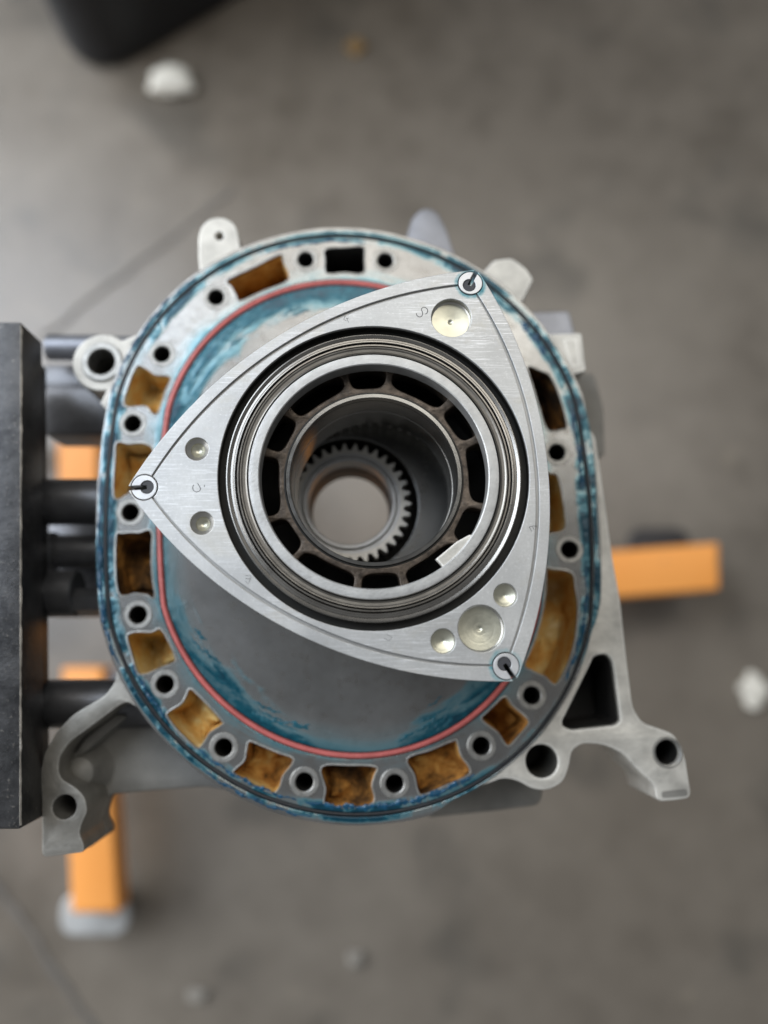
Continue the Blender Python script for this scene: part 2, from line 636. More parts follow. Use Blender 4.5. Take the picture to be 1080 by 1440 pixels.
def floor_line(p, q, w):
    a, b = Vector(sv(*p, FZ)), Vector(sv(*q, FZ))
    d = (b - a).normalized()
    nn = Vector((-d.y, d.x))
    v, f = [], []
    k = 24
    for i in range(k + 1):
        c = a + (b - a) * i / k + nn * random.uniform(-3, 3)
        ww = w * random.uniform(.6, 1.2)
        v += [(c.x + nn.x * ww, c.y + nn.y * ww, FZ + 2), (c.x - nn.x * ww, c.y - nn.y * ww, FZ + 2)]
        if i:
            f.append((2 * i - 2, 2 * i - 1, 2 * i + 1, 2 * i))
    o = mesh_obj('joint', v, f, JOINT, fl)
    return o


floor_line((-60, 1160), (190, 1530), 5)
floor_line((60, 475), (330, 265), 3)

# ------------------------------------------------------------------ side housing (iron plate)
HC = Vector((-12, 0, -62))
hs = empty('side_housing', HC, 'round machined iron engine plate with rusty openings and blue smears under the triangular rotor', 'engine plate')

holes_px = [(228, 498), (186.7, 595.6), (183.3, 720.5), (194, 864.6), (232, 962.4), (314.5, 1051.5), (428, 1099.7), (555, 1102),
            (677, 1049), (748, 978), (783, 636), (800.8, 772.8), (304, 418), (430, 365), (542, 366.4)]
HOLES = svl(holes_px)
HR = 4.55
pock_px = [
    [(191.7, 515), (206, 518.6), (218, 527), (239, 530), (233, 548), (222, 580), (212.5, 580), (204, 571), (175, 570), (180.5, 542)],
    [(161, 627), (180, 624), (205, 624), (217, 640), (216, 694), (196, 686), (181, 694), (160, 698)],
    [(163, 757), (172, 750), (194, 749), (215, 752), (218, 835), (206, 836), (190, 834), (166, 832)],
    [(179, 895), (190, 889), (213, 889), (227, 886), (246, 924), (241.5, 933), (228, 938), (213, 945), (204, 948), (193, 945), (184, 915.5)],
    [(267, 969), (278.5, 978), (311, 1013), (309.6, 1020.7), (296, 1029.6), (289, 1040), (278.5, 1052), (261, 1041.5), (237, 1010), (237, 1001.5), (255, 989.6), (262, 978)],
    [(350.6, 1043), (366.5, 1048.7), (391, 1059), (410.5, 1066), (410.5, 1075), (398, 1091), (393, 1107), (384, 1115.6), (366.5, 1112), (331, 1089), (331, 1082), (343.6, 1070), (347, 1054)],
    [(452.7, 1078.6), (490, 1076.5), (528, 1078.6), (526.6, 1091), (523, 1105), (526.6, 1122.6), (521, 1131), (496.7, 1135), (461.5, 1133), (456, 1126), (458, 1108.5)],
    [(573, 1067), (606, 1055), (637, 1042), (643, 1045), (648, 1063), (660, 1080), (658, 1090), (630, 1103), (597, 1117), (588, 1112), (583, 1090)],
    [(678, 1008), (694, 993), (710, 980), (720, 992), (733, 1003), (743, 1013), (742, 1020), (730, 1034), (717, 1048), (710, 1045), (700, 1030), (683, 1017)],
    [(750, 800), (775.6, 800), (804, 805.6), (809, 826.7), (812.6, 855), (809, 897), (800, 929), (784.5, 960), (775.6, 960), (767, 951.6), (749, 943), (737, 930), (745, 870)],
    [(757, 664), (775, 665), (784.4, 669), (791, 697), (796, 736.6), (790, 747), (776.5, 750), (759, 750), (757, 705)],
    [(742, 516), (760, 521), (774, 529), (788, 560), (797, 598), (790, 604), (770, 604), (759, 575), (750, 545)],
    [(319.7, 394), (356, 376), (393, 358), (399, 368), (406, 393), (371, 409), (338, 423), (332, 415), (325, 402.5)],
    [(458, 350), (484, 347.5), (511, 347), (513, 365), (511, 384), (485, 383.5), (459, 384), (457, 367)],
]
POCK = [keep(smooth(svl(p), 4), 103.4, 125.0) for p in pock_px]
depths = [17, 22, 19, 24, 14, 16, 15, 14, 26, 28, 34, 24, 34, 60]
NO = 240
outer = []
for i in range(NO):
    a = 2 * pi * i / NO
    d = (math.degrees(a) + 180) % 360 - 180
    k = max(0, min(1, (d + 72) / 5)) * max(0, min(1, (-12 - d) / 5))
    outer.append(oval_at(133.4 - 3.0 * k + .15 * sin(9 * a) + .1 * sin(23 * a), a))
loops = [outer, oval(129.4), oval(127.1), oval(101.9), oval(98.3), circle(-12, 1, 36.5, 72)]
loops += [circle(x, y, HR, 28) for x, y in HOLES] + POCK
slab('plate', loops, -40, 0, IRON, hs, bevel=0.35, res=1)
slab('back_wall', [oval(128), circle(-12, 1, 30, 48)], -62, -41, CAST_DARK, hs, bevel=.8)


def tube_sect(w, h, n=10):
    return [(w * cos(2 * pi * i / n), h * sin(2 * pi * i / n)) for i in range(n)]


pin = sweep('inner_seal', [(x, y, -.35) for x, y in oval(100.1, 220)], tube_sect(1.42, 1.45, 12), PINK, hs)
pin['label'] = 'pink rubber coolant seal ring'
sweep('outer_seal', [(x, y, -.7) for x, y in oval(128.25, 220)], tube_sect(1.1, 1.0, 12), BLACK_RUBBER, hs)
for nm, r, zz in (('seal_groove_floor', 100.1, -2.2), ('seal_groove_floor', 128.25, -2.4)):
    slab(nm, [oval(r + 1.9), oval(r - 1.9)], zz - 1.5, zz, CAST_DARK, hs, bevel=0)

# coolant openings: rusty cast cups
for lp, dp in zip(POCK, depths):
    cx = sum(p[0] for p in lp) / len(lp)
    cy = sum(p[1] for p in lp) / len(lp)
    v, f = [], []
    k = len(lp)
    rings = [(.25, -1.3, 0), (.5, -3.5, .1), (.8, -dp * .45, .2), (1.3, -dp * .8, .25), (2.4, -dp * .96, .3)]
    for d, z, jt in rings:
        for px, py in inset(lp, d):
            v.append((px + random.uniform(-jt, jt) * .5, py + random.uniform(-jt, jt) * .5, z + random.uniform(-jt, jt)))
    ta = random.uniform(0, 2 * pi)
    ex = max(hypot(p[0] - cx, p[1] - cy) for p in lp)
    for sc in (.72, .4):
        for px, py in lp:
            v.append((cx + (px - cx) * sc, cy + (py - cy) * sc, -dp - dp * .55 * sc * ((px - cx) * cos(ta) + (py - cy) * sin(ta)) / ex + random.uniform(-.25, .25) + 1.6 * sin(px * .3 + dp) * cos(py * .25)))
    v.append((cx, cy, -dp - 1))
    nr = len(rings) + 2
    for r in range(nr - 1):
        for i in range(k):
            j = (i + 1) % k
            f.append((r * k + i, r * k + j, (r + 1) * k + j, (r + 1) * k + i))
    for i in range(k):
        f.append(((nr - 1) * k + i, (nr - 1) * k + (i + 1) % k, nr * k))
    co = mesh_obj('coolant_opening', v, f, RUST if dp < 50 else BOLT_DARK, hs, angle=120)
    sweep('opening_highlight', [(px, py, 0) for px, py in inset(lp, -.28)], [(.55, -.6), (.4, .02), (.1, .11), (-.35, .09), (-.55, -.1)], IRON_CLEAN, co, angle=30)  # bright strip painting the highlight along the opening's bevelled edge

# bolt seats: clean raised ring and dark bore at each tension bolt hole
seat_me = bore_me = None
for i, (x, y) in enumerate(HOLES):
    if seat_me is None:
        o = lathe('bolt_seat', [(HR + .02, -1.2), (HR + .02, -.1), (HR + .5, .22), (7.0, .25), (7.35, .02), (7.35, -.3)], IRON_CLEAN, None, seg=40, rel=False)
        seat_me = o.data
        bpy.data.objects.remove(o)
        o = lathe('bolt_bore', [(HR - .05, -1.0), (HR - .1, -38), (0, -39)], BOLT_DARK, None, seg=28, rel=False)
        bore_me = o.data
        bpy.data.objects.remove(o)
    pos = (Vector((x, y, 0)) - HC) / 1000
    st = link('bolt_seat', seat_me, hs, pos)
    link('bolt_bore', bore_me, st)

# sealing compound: glossy lumps squeezed out along the outer seal
for (a0, a1, rr, w) in [(-100, -62, 124.6, 1.7), (-128, -102, 125.0, 1.0), (-72, -60, 124.0, 1.2), (-30, -8, 125.4, 1.2), (2, 14, 125.2, 1.6),
                        (28, 40, 125.0, 2.3), (86, 112, 125.2, 1.1), (130, 168, 131.6, 1.1), (176, 205, 131.4, 1.3), (206, 222, 125.3, 1.2), (236, 262, 131.3, .9)]:
    n = int((a1 - a0) * 5)
    path, jit = [], []
    for i in range(n + 1):
        a = radians(a0 + (a1 - a0) * i / n)
        e = sin(pi * i / n) ** .4
        x, y = oval_at(rr + .45 * sin(i * .21 + a0) + random.uniform(-.06, .06), a)
        path.append((x, y, .05))
        w1 = .62 + .3 * sin(i * .31 + rr) + .22 * sin(i * .83 + a0) + random.uniform(-.1, .1)
        w2 = .6 + .35 * sin(i * .47 + a0) + random.uniform(-.2, .25)
        jit.append((e * max(.12, w1) + .05, e * max(.1, w2) + .05))
    sweep('sealant_smear', path, [(w, -.1), (w * .75, .42), (w * .2, .62), (-w * .45, .5), (-w, -.1)], GREASE, hs, closed=False, jitter=jit, angle=80)

TEAL = plain('thin_teal_compound', (.008, .12, .165), .3, 0, .6, 160, .5, 500)
rr_ = random.Random(21)
for zone, cnt in (((-124, -103), 7), ((-78, -56), 7), ((104, 138), 6), ((-160, -140), 4)):
    for _ in range(cnt):
        a0 = rr_.uniform(zone[0], zone[1] - 6)
        a1 = min(zone[1], a0 + rr_.uniform(5, 13))
        r0, r1 = rr_.uniform(84, 97), 0
        r1 = r0 - rr_.uniform(-1.5, 4.5)
        w = rr_.uniform(.35, 1.1)
        n = int((a1 - a0) * 4)
        path, jit = [], []
        for i in range(n + 1):
            t = i / n
            x, y = oval_at(r0 + (r1 - r0) * t * t + .3 * sin(i * .4 + r0), radians(a0 + (a1 - a0) * t))
            path.append((x, y, .0))
            e = sin(pi * t) ** .6
            jit.append((e * (1 + .35 * sin(i * .8 + r0)) + .03, e * rr_.uniform(.5, 1.2) + .05))
        sweep('sealant_smear', path, [(w, -.05), (w * .6, .14), (0, .2), (-w * .6, .12), (-w, -.05)], TEAL, hs, closed=False, jitter=jit, angle=80)

# hub: stationary gear with main bearing
gc = (-12.0, 1.0)
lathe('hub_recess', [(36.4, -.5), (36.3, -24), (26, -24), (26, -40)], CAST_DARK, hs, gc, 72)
teeth = 34
gl = []
for i in range(teeth):
    for da, r in ((-.47, 28.7), (-.40, 28.6), (-.30, 29.3), (-.17, 31.2), (-.075, 32.4), (.075, 32.4), (.17, 31.2), (.30, 29.3), (.40, 28.6), (.47, 28.7)):
        a = 2 * pi * (i + da) / teeth
        gl.append((gc[0] + r * cos(a), gc[1] + r * sin(a)))
gear = slab('stationary_gear', [gl, circle(*gc, 24.6, 72)], -14, 4.5, GEARM, hs, bevel=.3)
lathe('gear_collar', [(26.9, 4.3), (26.6, 4.75), (25.2, 4.75), (24.9, 4.2)], SEAL, gear, gc, 72)
lathe('bearing_shell', [(24.5, 3.0), (24.5, 6.0), (24.0, 6.5), (22.6, 6.5), (22.1, 6.0), (21.9, -6)], SEAL, hs, gc, 96, 25)
lathe('bearing_liner', [(22.0, -6), (21.6, -6.3), (21.6, -10.5), (22.3, -11), (22.3, -13), (21.6, -13.6), (21.5, -30), (24, -30.5), (27, -30.5), (27, -12)], COPPER, hs, gc, 96, 25)

# lugs and brackets cast onto the plate rim (tops a touch below the machined face)
def keep_r(pts, r, n):
    return rounded(keep(pts, 127.2), r, n)


lug = slab('mounting_lug', [keep_r(svl([(300, 420), (281, 392), (278, 360), (278, 329), (283, 314), (294, 305), (307, 302.5), (320, 305), (331, 315), (335, 331), (336, 345), (352, 352), (380, 372)]), 2.5, 3),
                            circle(*sv(307.8, 329), 2.5, 24)], -22, -2.0, LUG, hs, bevel=.7)
slab('mounting_lug', [keep_r(svl([(655, 400), (684, 376), (696, 362), (721, 359), (741, 373), (752, 389), (737, 419), (720, 440)]), 2.2, 3)], -30, -3.0, LUG, hs, bevel=.8)
cl = sv(143, 509, -1)
ang0, ang1 = radians(52), radians(282)
ear = [(cl[0] + 16.1 * cos(a), cl[1] + 16.1 * sin(a)) for a in [ang0 + (ang1 - ang0) * i / 24 for i in range(25)]]
ear = [sv(226, 452, -1), sv(192, 470, -1)] + ear + [sv(140, 566, -1), sv(160, 590, -1), sv(190, 560, -1)]
ear = keep(ear, 127.2)
lg = slab('mounting_lug', [ear, circle(*cl, 7.4, 36)], -38, -1.6, LUG, hs, bevel=.8)
lathe('lug_boss', [(7.3, -12), (7.35, -.6), (7.8, -.2), (10.6, -.2), (11.1, -.7), (11.2, -2.5)], IRON_CLEAN, lg, cl, 48)
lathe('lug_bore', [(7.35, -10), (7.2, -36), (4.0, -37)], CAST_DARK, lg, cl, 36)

rb_px = [(826, 600), (837, 612.6), (844, 657), (853, 723), (862, 788), (872, 841), (879.5, 911), (890, 995.6), (904, 1017), (926, 1024), (948, 1032.5), (957, 1048), (964, 1066), (972.7, 1122),
         (948, 1126), (923.4, 1127.5), (921, 1104.6), (897, 1083.5), (876, 1059), (847.8, 1047), (819.6, 1045), (804, 1055), (800, 1080), (791.5, 1101), (770, 1111.7),
         (749, 1110), (728, 1097.6), (707, 1094), (690, 1101), (668, 1108), (690, 1070), (760, 1000), (805, 920), (822, 820), (825, 700)]
rb = rounded(keep(svl(rb_px, -.5), 127.2), 3.5, 4)
tri = rounded(svl([(834, 922), (853, 919), (862, 930), (873, 1014), (866, 1020), (803, 1027), (790, 1020), (792, 1010)], -.5), 4, 5)
tri = keep(tri, 134.4)
bh1, bh2 = sv(762, 1070.5, -.5), sv(938.6, 1058, -.5)
rbo = slab('mounting_bracket', [rb, tri, circle(*bh1, 8.2, 40), circle(*bh2, 6.3, 36)], -44, -.5, LUG, hs, bevel=.9, res=2)
rbo['label'] = 'pale cast bracket with triangular opening and two holes'
lathe('bracket_bore', [(8.15, -1.4), (7.8, -42), (0, -43)], CAST_DARK, rbo, bh1, 36)
lathe('bracket_bore', [(6.3, -3), (6.1, -42), (0, -43)], BOLT_DARK, rbo, bh2, 36)
lathe('hole_rim', [(6.32, -2), (6.4, -.15), (6.9, .1), (7.6, .05), (7.9, -.7)], IRON_CLEAN, rbo, bh2, 40)
kk = len(tri)
vv = [(x, y, -3.0) for x, y in inset(tri, .9)] + [(x, y, -42.0) for x, y in inset(tri, 1.1)]
mesh_obj('opening_wall', vv, [(i, (i + 1) % kk, kk + (i + 1) % kk, kk + i) for i in range(kk)] + [tuple(range(kk, 2 * kk))], BOLT_DARK, rbo)
slab('clamp_slot', [rounded(svl([(930, 1113), (965, 1109), (967, 1119), (931, 1122)], -.4), 1.2, 3)], -.45, -.1, CAST, rbo, bevel=.12)

lb_px = [(154, 905), (163, 939), (163, 957), (148, 978), (103.7, 1004), (80, 1028), (62, 1061), (56.5, 1090), (59, 1126), (58.7, 1206), (118.5, 1198.5), (117, 1185), (111, 1173),
         (114, 1158.5), (123, 1140.7), (118.5, 1120), (106.7, 1108), (86, 1096), (81.5, 1084), (83, 1063.7), (97.8, 1043), (127, 1022), (166, 992.6), (178, 986.7), (192, 994), (210, 1000), (190, 930)]
lb = rounded(keep(svl(lb_px, -.5), 127.2), 3, 4)
bh3 = sv(90.4, 1134.8, -.5)
lbo = slab('mounting_bracket', [lb, circle(*bh3, 5.9, 36)], -37, -.6, BRACKET, hs, bevel=.5, res=2)
lbo['label'] = 'grey curved bracket with one hole'
lathe('bracket_bore', [(5.85, -4), (5.8, -30), (3.0, -31), (3.0, -45)], CAST, lbo, bh3, 36)
web = svl([(140, 1010), (175, 975), (215, 990), (260, 1050), (310, 1085), (350, 1112), (322, 1112), (290, 1106), (220, 1111), (156, 1117), (148, 1128), (143, 1150), (151, 1165), (151, 1174), (122, 1195), (95, 1150), (80, 1100), (90, 1050)], -34)
slab('bracket_web', [rounded(web, 3, 3)], -46, -33, CAST, lbo, bevel=1.2, res=2)
bx, by = sv(112, 1086, -20)
lathe('casting_boss', [(0, -16), (4, -16.4), (7.5, -18.5), (9.5, -23), (12, -31), (16, -35)], CAST, lbo, (bx, by), 32)
v1 = svl([(120, 1036), (165, 1002), (182, 1006), (150, 1032), (122, 1058), (100, 1068)], -22)
slab('casting_step', [rounded(v1, 3, 3)], -36, -20, CAST, lbo, bevel=2, res=2)
fr = svl([(590, 1100), (640, 1085), (700, 1075), (745, 1082), (764, 1112), (758, 1132), (690, 1141), (600, 1150)], -45)
slab('lower_flange', [rounded(fr, 3, 3)], -58, -44, CAST, hs, bevel=1.5, res=2)
tb = svl([(560, 380), (571, 335), (580, 306), (590, 295), (603, 292), (616, 299), (628, 322), (640, 360), (650, 400)], -52)
slab('lower_tab', [rounded(tb, 4, 4)], -60, -52, TUBE_GREY, hs, bevel=1.2, res=2)
blk = svl([(770, 470), (818, 468), (824, 522), (802, 528), (780, 545), (760, 500)], -3)
blk = keep(blk, 127.2)
bo = slab('side_pad', [rounded(blk, 1.5, 3)], -34, -3, LUG, hs, bevel=.8)
slab('pad_recess', [rounded(svl([(792, 477), (811, 476), (816, 514), (804, 517)], -2.9), 1, 3)], -3.2, -2.75, LUG, bo, bevel=.1)
b2 = svl([(745, 440), (800, 438), (808, 470), (808, 490), (760, 500)], -48)
slab('lower_pad', [rounded(b2, 2, 3)], -60, -47, TUBE_GREY, hs, bevel=1)
b3 = svl([(790, 520), (835, 527), (848, 575), (850, 640), (815, 650)], -50)
slab('lower_wall', [rounded(b3, 2, 3)], -60, -49, CAST, hs, bevel=1)

# ------------------------------------------------------------------ rotor
RT = 80.0
TH = 1.11076821
ro = empty('rotor', (0, 0, .3), 'large triangular silver metal rotor with bulging sides lying on the round engine plate', 'engine rotor')
AP = [TH, TH + 2 * pi / 3, TH + 4 * pi / 3]        # apex directions
RA, RM = 105.0, 75.0
chord = RA * sin(pi / 3)
sag = RM - RA * .5
FR = (chord ** 2 + sag ** 2) / (2 * sag)
FC = RM - FR
FH = math.asin(chord / FR)
RS, CR, SW = 97.7, 5.55, .95                         # corner seal place, radius, half slot


def flank(k, t, d):
    """point on flank after apex k at t in -1..1, d mm inside the edge"""
    m = AP[k] + pi / 3
    a = m + t * FH
    q = FR - d
    return (FC * cos(m) + q * cos(a), FC * sin(m) + q * sin(a))


def sealc(k):
    a = AP[k % 3]
    return (RS * cos(a), RS * sin(a))


def loc_ang(k, p):
    c = sealc(k)
    a = atan2(p[1] - c[1], p[0] - c[0]) - AP[k % 3]
    return (a + pi) % (2 * pi) - pi


def arc(k, a0, a1, r, n=10):
    c = sealc(k)
    return [(c[0] + r * cos(AP[k % 3] + a0 + (a1 - a0) * i / n), c[1] + r * sin(AP[k % 3] + a0 + (a1 - a0) * i / n)) for i in range(n + 1)]


def slot_pt(k, side, r):
    a = AP[k % 3]
    return (r * cos(a) - side * SW * sin(a), r * sin(a) + side * SW * cos(a))


def outline(shrink=0.0):
    pts = []
    for k in range(3):
        for i in range(61):
            t = -1 + 2 * i / 60
            p = flank(k, t, shrink)
            ok = True
            for kk in (k, k + 1):
                a = AP[kk % 3]
                if abs(-p[0] * sin(a) + p[1] * cos(a)) < SW and p[0] * cos(a) + p[1] * sin(a) > 90:
                    ok = False
            if ok:
                pts.append(p)
        k2 = k + 1
        pts.append(slot_pt(k2, -1, RA - .75 - shrink))
        s = math.asin(SW / CR)
        pts += arc(k2, -s, -2 * pi + s, CR, 28)
        pts.append(slot_pt(k2, 1, RA - .75 - shrink))
    return pts



FACE = rotor_mat([(*sealc(0), 1.0), (*sealc(2), .9), (*sealc(1), .45)])
for k in range(3):
    N = 80
    inner = []
    for i in range(N + 1):
        t = -.985 + 1.97 * i / N
        d = 6.4 - 1.9 * (1 - t * t)
        p = flank(k, t, d)
        if min(hypot(p[0] - sealc(q)[0], p[1] - sealc(q)[1]) for q in (k, k + 1)) > CR + .15:
            inner.append(p)
    outp = []
    for i in range(91):
        p = flank(k, -1 + 2 * i / 90, 0)
        if all(not (abs(-p[0] * sin(AP[q % 3]) + p[1] * cos(AP[q % 3])) < SW and p[0] * cos(AP[q % 3]) + p[1] * sin(AP[q % 3]) > 90) for q in (k, k + 1)):
            outp.append(p)
    s = math.asin(SW / (CR + .15))
    lp = [slot_pt(k, 1, RA - .75)] + outp + [slot_pt(k + 1, -1, RA - .75)]
    lp += arc(k + 1, -s, loc_ang(k + 1, inner[-1]), CR + .15, 10)
    lp += inner[::-1]
    lp += arc(k, loc_ang(k, inner[0]), s, CR + .15, 10)
    slab('rim_land', [lp], RT - 2.0, RT, FACE, ro, bevel=.22)

DR = [((634.9, 446.7), 9.0, 'big'), ((676.7, 883.8), 9.75, 'big'), ((710.7, 837), 4.95, 'mid'), ((623.3, 901.6), 5.15, 'mid'), ((277, 631.3), 5.0, 'cone'), ((284, 735.5), 4.95, 'cone')]
slab('body', [outline(.2), circle(0, 0, 66.9, 96)] + [circle(*sv(*c, RT), r + .15, 40) for c, r, q in DR], .3, RT - 1.25, FLANK, ro, bevel=.2)
fp = []
for k in range(3):
    N = 80
    seg = []
    for i in range(N + 1):
        t = -.985 + 1.97 * i / N
        d = 7.0 - 1.1 * (1 - t * t)
        p = flank(k, t, d)
        if min(hypot(p[0] - sealc(q)[0], p[1] - sealc(q)[1]) for q in (k, k + 1)) > CR + .25:
            seg.append(p)
    fp.append(seg)
lp = []
for k in range(3):
    lp += fp[k]
    a0 = loc_ang(k + 1, fp[k][-1])
    a1 = loc_ang(k + 1, fp[(k + 1) % 3][0])
    if a0 > 0:
        a0 -= 2 * pi
    if a1 > a0:
        a1 -= 2 * pi
    lp += arc(k + 1, a0, a1, CR + .25, 14)
slab('side_face', [lp, circle(0, 0, 66.8, 120)] + [circle(*sv(*c, RT), r, 40) for c, r, q in DR], RT - 2.0, RT - .12, FACE, ro, bevel=.25)

for c, r, q in DR:
    p = sv(*c, RT)
    if q == 'big':
        pr = [(r + .1, -.5), (r, -.6), (r, -3.6), (r - .6, -4.1), (r * .6, -4.5), (r * .25, -4.9), (.9, -5.0), (.5, -5.5), (0, -5.6)]
    elif q == 'mid':
        pr = [(r + .1, -.5), (r, -.6), (r, -1.7), (r - .4, -2.2), (r * .6, -2.9), (r * .25, -3.5), (0, -4.0)]
    else:
        pr = [(r + .1, -.5), (r, -.6), (r - .15, -1.2), (r * .62, -2.6), (r * .58, -3.2), (r * .3, -4.2), (0, -4.8)]
    pr = [(a, RT + b) for a, b in pr]
    fl_ = pr[3:]
    if q != 'cone':
        fine_ = []
        for (r0, z0), (r1, z1) in zip(fl_[:-1], fl_[1:]):
            m_ = max(1, int((r0 - r1) / .45))
            for e in range(m_):
                t_ = e / m_
                fine_.append((r0 + (r1 - r0) * t_, z0 + (z1 - z0) * t_ + (.018 if e % 2 else -.018)))
        pr = pr[:3] + fine_ + [fl_[-1]]
    if q == 'cone':
        dr = lathe('balance_drilling', pr[:4], DRILLW, ro, p, 40, 35)
        lathe('drill_point', pr[3:], BRASSY, dr, p, 40, 35)
    else:
        dr = lathe('balance_drilling', pr[:4], DRILLW, ro, p, 48, 35)
        lathe('drill_floor', pr[3:], BRASSY, dr, p, 48, 60)

for k in range(3):
    s = math.asin(SW / 5.3)
    s2 = math.asin(SW / 2.9)
    ring = arc(k, s, 2 * pi - s, 5.3, 40) + [(x - 1.2 * cos(AP[k]), y - 1.2 * sin(AP[k])) for x, y in arc(k, 2 * pi - s2, s2, 2.9, 24)]
    cs = slab('corner_seal', [ring], RT - 4.0, RT + .12, SEAL, ro, bevel=.18)
    c = sealc(k)
    sl = [(c[0] + (x - 1.2) * cos(AP[k]) - y * sin(AP[k]), c[1] + (x - 1.2) * sin(AP[k]) + y * cos(AP[k])) for x, y in
          [(2.7 * cos(a), 2.7 * sin(a)) for a in [radians(22 + 316 * i / 24) for i in range(25)]] + [(.2, -.8), (.2, .8)]]
    slab('seal_plug', [sl], RT - 4.0, RT - .25, PLUG, cs, bevel=.12)

# oil seal grooves and rings round the hub
g0 = lathe('oil_seal_groove', [(66.85, RT - .9), (66.8, RT - 6), (53.7, RT - 6)], GROOVE, ro, (0, 0), 128)
T = RT


def ring_obj(name, prof, mat):
    return lathe(name, [(r, T + z) for r, z in prof], mat, ro, (0, 0), 144, 22)


ring_obj('outer_oil_ring', [(63.5, -6), (63.5, -1.35), (63.3, -.95), (62.9, -.85), (62.6, -1.05), (61.75, -1.5), (61.65, -1.9), (61.5, -1.9), (61.4, -1.3), (60.6, -1.15),
                            (60.1, -.75), (59.7, -.7), (59.5, -.95), (59.45, -6)], RING1)
ring_obj('ring_spacer', [(59.0, -6), (59.0, -1.7), (58.8, -1.5), (58.2, -1.5), (58.0, -1.75), (57.95, -6)], RING2)
ring_obj('inner_oil_ring', [(57.6, -6), (57.6, -1.2), (57.4, -.9), (57.0, -.95), (56.4, -1.35), (55.3, -1.45), (54.9, -1.15), (54.6, -1.05), (54.4, -1.3), (54.35, -6)], RING2)
ring_obj('hub_land', [(53.9, -6), (53.9, -1.0), (53.6, -.55), (53.2, -.5), (51.5, -.45), (49.7, -.5), (49.25, -.85), (49.2, -9), (50.5, -11)], LAND)
tabp = [(49.8 * cos(radians(a)), 49.8 * sin(radians(a))) for a in [-54 + 2.2 * i for i in range(11)]]
tab = [(45.0 * cos(radians(-54.6)), 45.0 * sin(radians(-54.6)))] + tabp + [(48.3 * cos(radians(-33)), 48.3 * sin(radians(-33))), (45.6 * cos(radians(-40)), 45.6 * sin(radians(-40)))]
slab('gear_retaining_tab', [tab], T - 6, T - 2.2, LUG, ro, bevel=.3)

# hub web with oil windows, bearing sleeve, internal gear
win = []
for j in range(6):
    for c, hw, r0 in ((93.6 + 60 * j, 9.9, 42.0), (63.6 + 60 * j, 15.9, 42.2)):
        pts = []
        rm, rh = (r0 + 52.0) / 2, (52.0 - r0) / 2
        for e in range(28):
            q = 2 * pi * e / 28
            u = math.copysign(abs(cos(q)) ** .62, cos(q))
            v_ = math.copysign(abs(sin(q)) ** .62, sin(q))
            a = radians(c + u * hw * (1 + .03 * sin(3 * q + c)))
            rr = rm + rh * v_
            pts.append((rr * cos(a), rr * sin(a)))
        win.append(smooth(pts, 2))
slab('hub_web', [circle(0, 0, 57.8, 96), circle(0, 0, 38.9, 96)] + win, T - 24, T - 11, WEBM, ro, bevel=.8, res=2, angle=40)
lathe('web_ring', [(39.9, T - 11.2), (39.7, T - 10.75), (39.2, T - 10.7), (39.1, T - 11.4)], GROOVE, ro, (0, 0), 96)
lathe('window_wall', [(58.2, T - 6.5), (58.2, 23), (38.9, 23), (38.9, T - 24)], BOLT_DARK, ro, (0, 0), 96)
lathe('bearing_sleeve', [(39.0, T - 13), (39.0, T - 10.2), (38.75, T - 9.9), (37.25, T - 9.85), (37.05, T - 10.1), (37.0, T - 14), (36.9, T - 14.2), (36.9, T - 15), (37.0, T - 15.2), (37.0, T - 30),
                         (36.85, T - 30.1), (36.85, T - 32), (37.0, T - 32.1), (37.0, 30), (37.6, 29), (39.5, 29)], BEAR, ro, (0, 0), 128, 25)
it = []
for i in range(51):
    for da, r in ((-.45, 47.2), (-.3, 46.6), (-.12, 43.9), (.12, 43.9), (.3, 46.6), (.45, 47.2)):
        a = 2 * pi * (i + da) / 51
        it.append((r * cos(a), r * sin(a)))
slab('internal_gear', [circle(0, 0, 57, 90), it], 2, 18, GEARM, ro, bevel=.2)


def strokes(name, lines, w=.32):
    cu = bpy.data.curves.new('tmp', 'CURVE')
    cu.dimensions = '3D'
    cu.bevel_depth = w
    cu.bevel_resolution = 1
    cu.use_fill_caps = True
    for ln in lines:
        sp = cu.splines.new('POLY')
        sp.points.add(len(ln) - 1)
        for i, p in enumerate(ln):
            x, y = sv(*p, RT)
            sp.points[i].co = (x, y, RT - .12 - w * .55, 1)
    o = bpy.data.objects.new('tmp', cu)
    COL.objects.link(o)
    me = bpy.data.meshes.new_from_object(o.evaluated_get(bpy.context.evaluated_depsgraph_get()))
    bpy.data.objects.remove(o)
    me.transform(Matrix.Translation(-off(ro)) @ Matrix.Scale(.001, 4))
    me.materials.clear()
    finish(me, MARK, 60)
    return link(name, me, ro)


def cr(o, k, pts):
    return [(o[0] + x / k, o[1] + y / k) for x, y in pts]


strokes('stamped_letter', [cr((560, 420), 13.5, [(345, 275), (352, 312), (380, 338), (415, 346), (448, 328), (464, 292), (458, 250), (440, 215), (446, 180), (480, 160), (520, 165), (552, 195), (560, 235), (545, 275), (515, 290)])], .27)
strokes('stamped_letter', [cr((250, 600), 9, [(200, 735), (186, 770), (197, 806), (235, 828), (272, 815), (288, 785), (272, 750), (248, 715)]), cr((250, 600), 9, [(339, 735), (335, 762)])], .24)
strokes('scribed_mark', [cr((460, 420), 18, [(460, 430), (420, 520), (490, 560)]), cr((460, 420), 18, [(485, 480), (548, 600)]), cr((460, 420), 18, [(500, 515), (538, 480)])], .17)
strokes('scribed_mark', [cr((720, 720), 18, [(435, 378), (545, 350), (640, 357)]), cr((720, 720), 18, [(440, 378), (500, 490)]), cr((720, 720), 18, [(520, 370), (560, 450)])], .16)
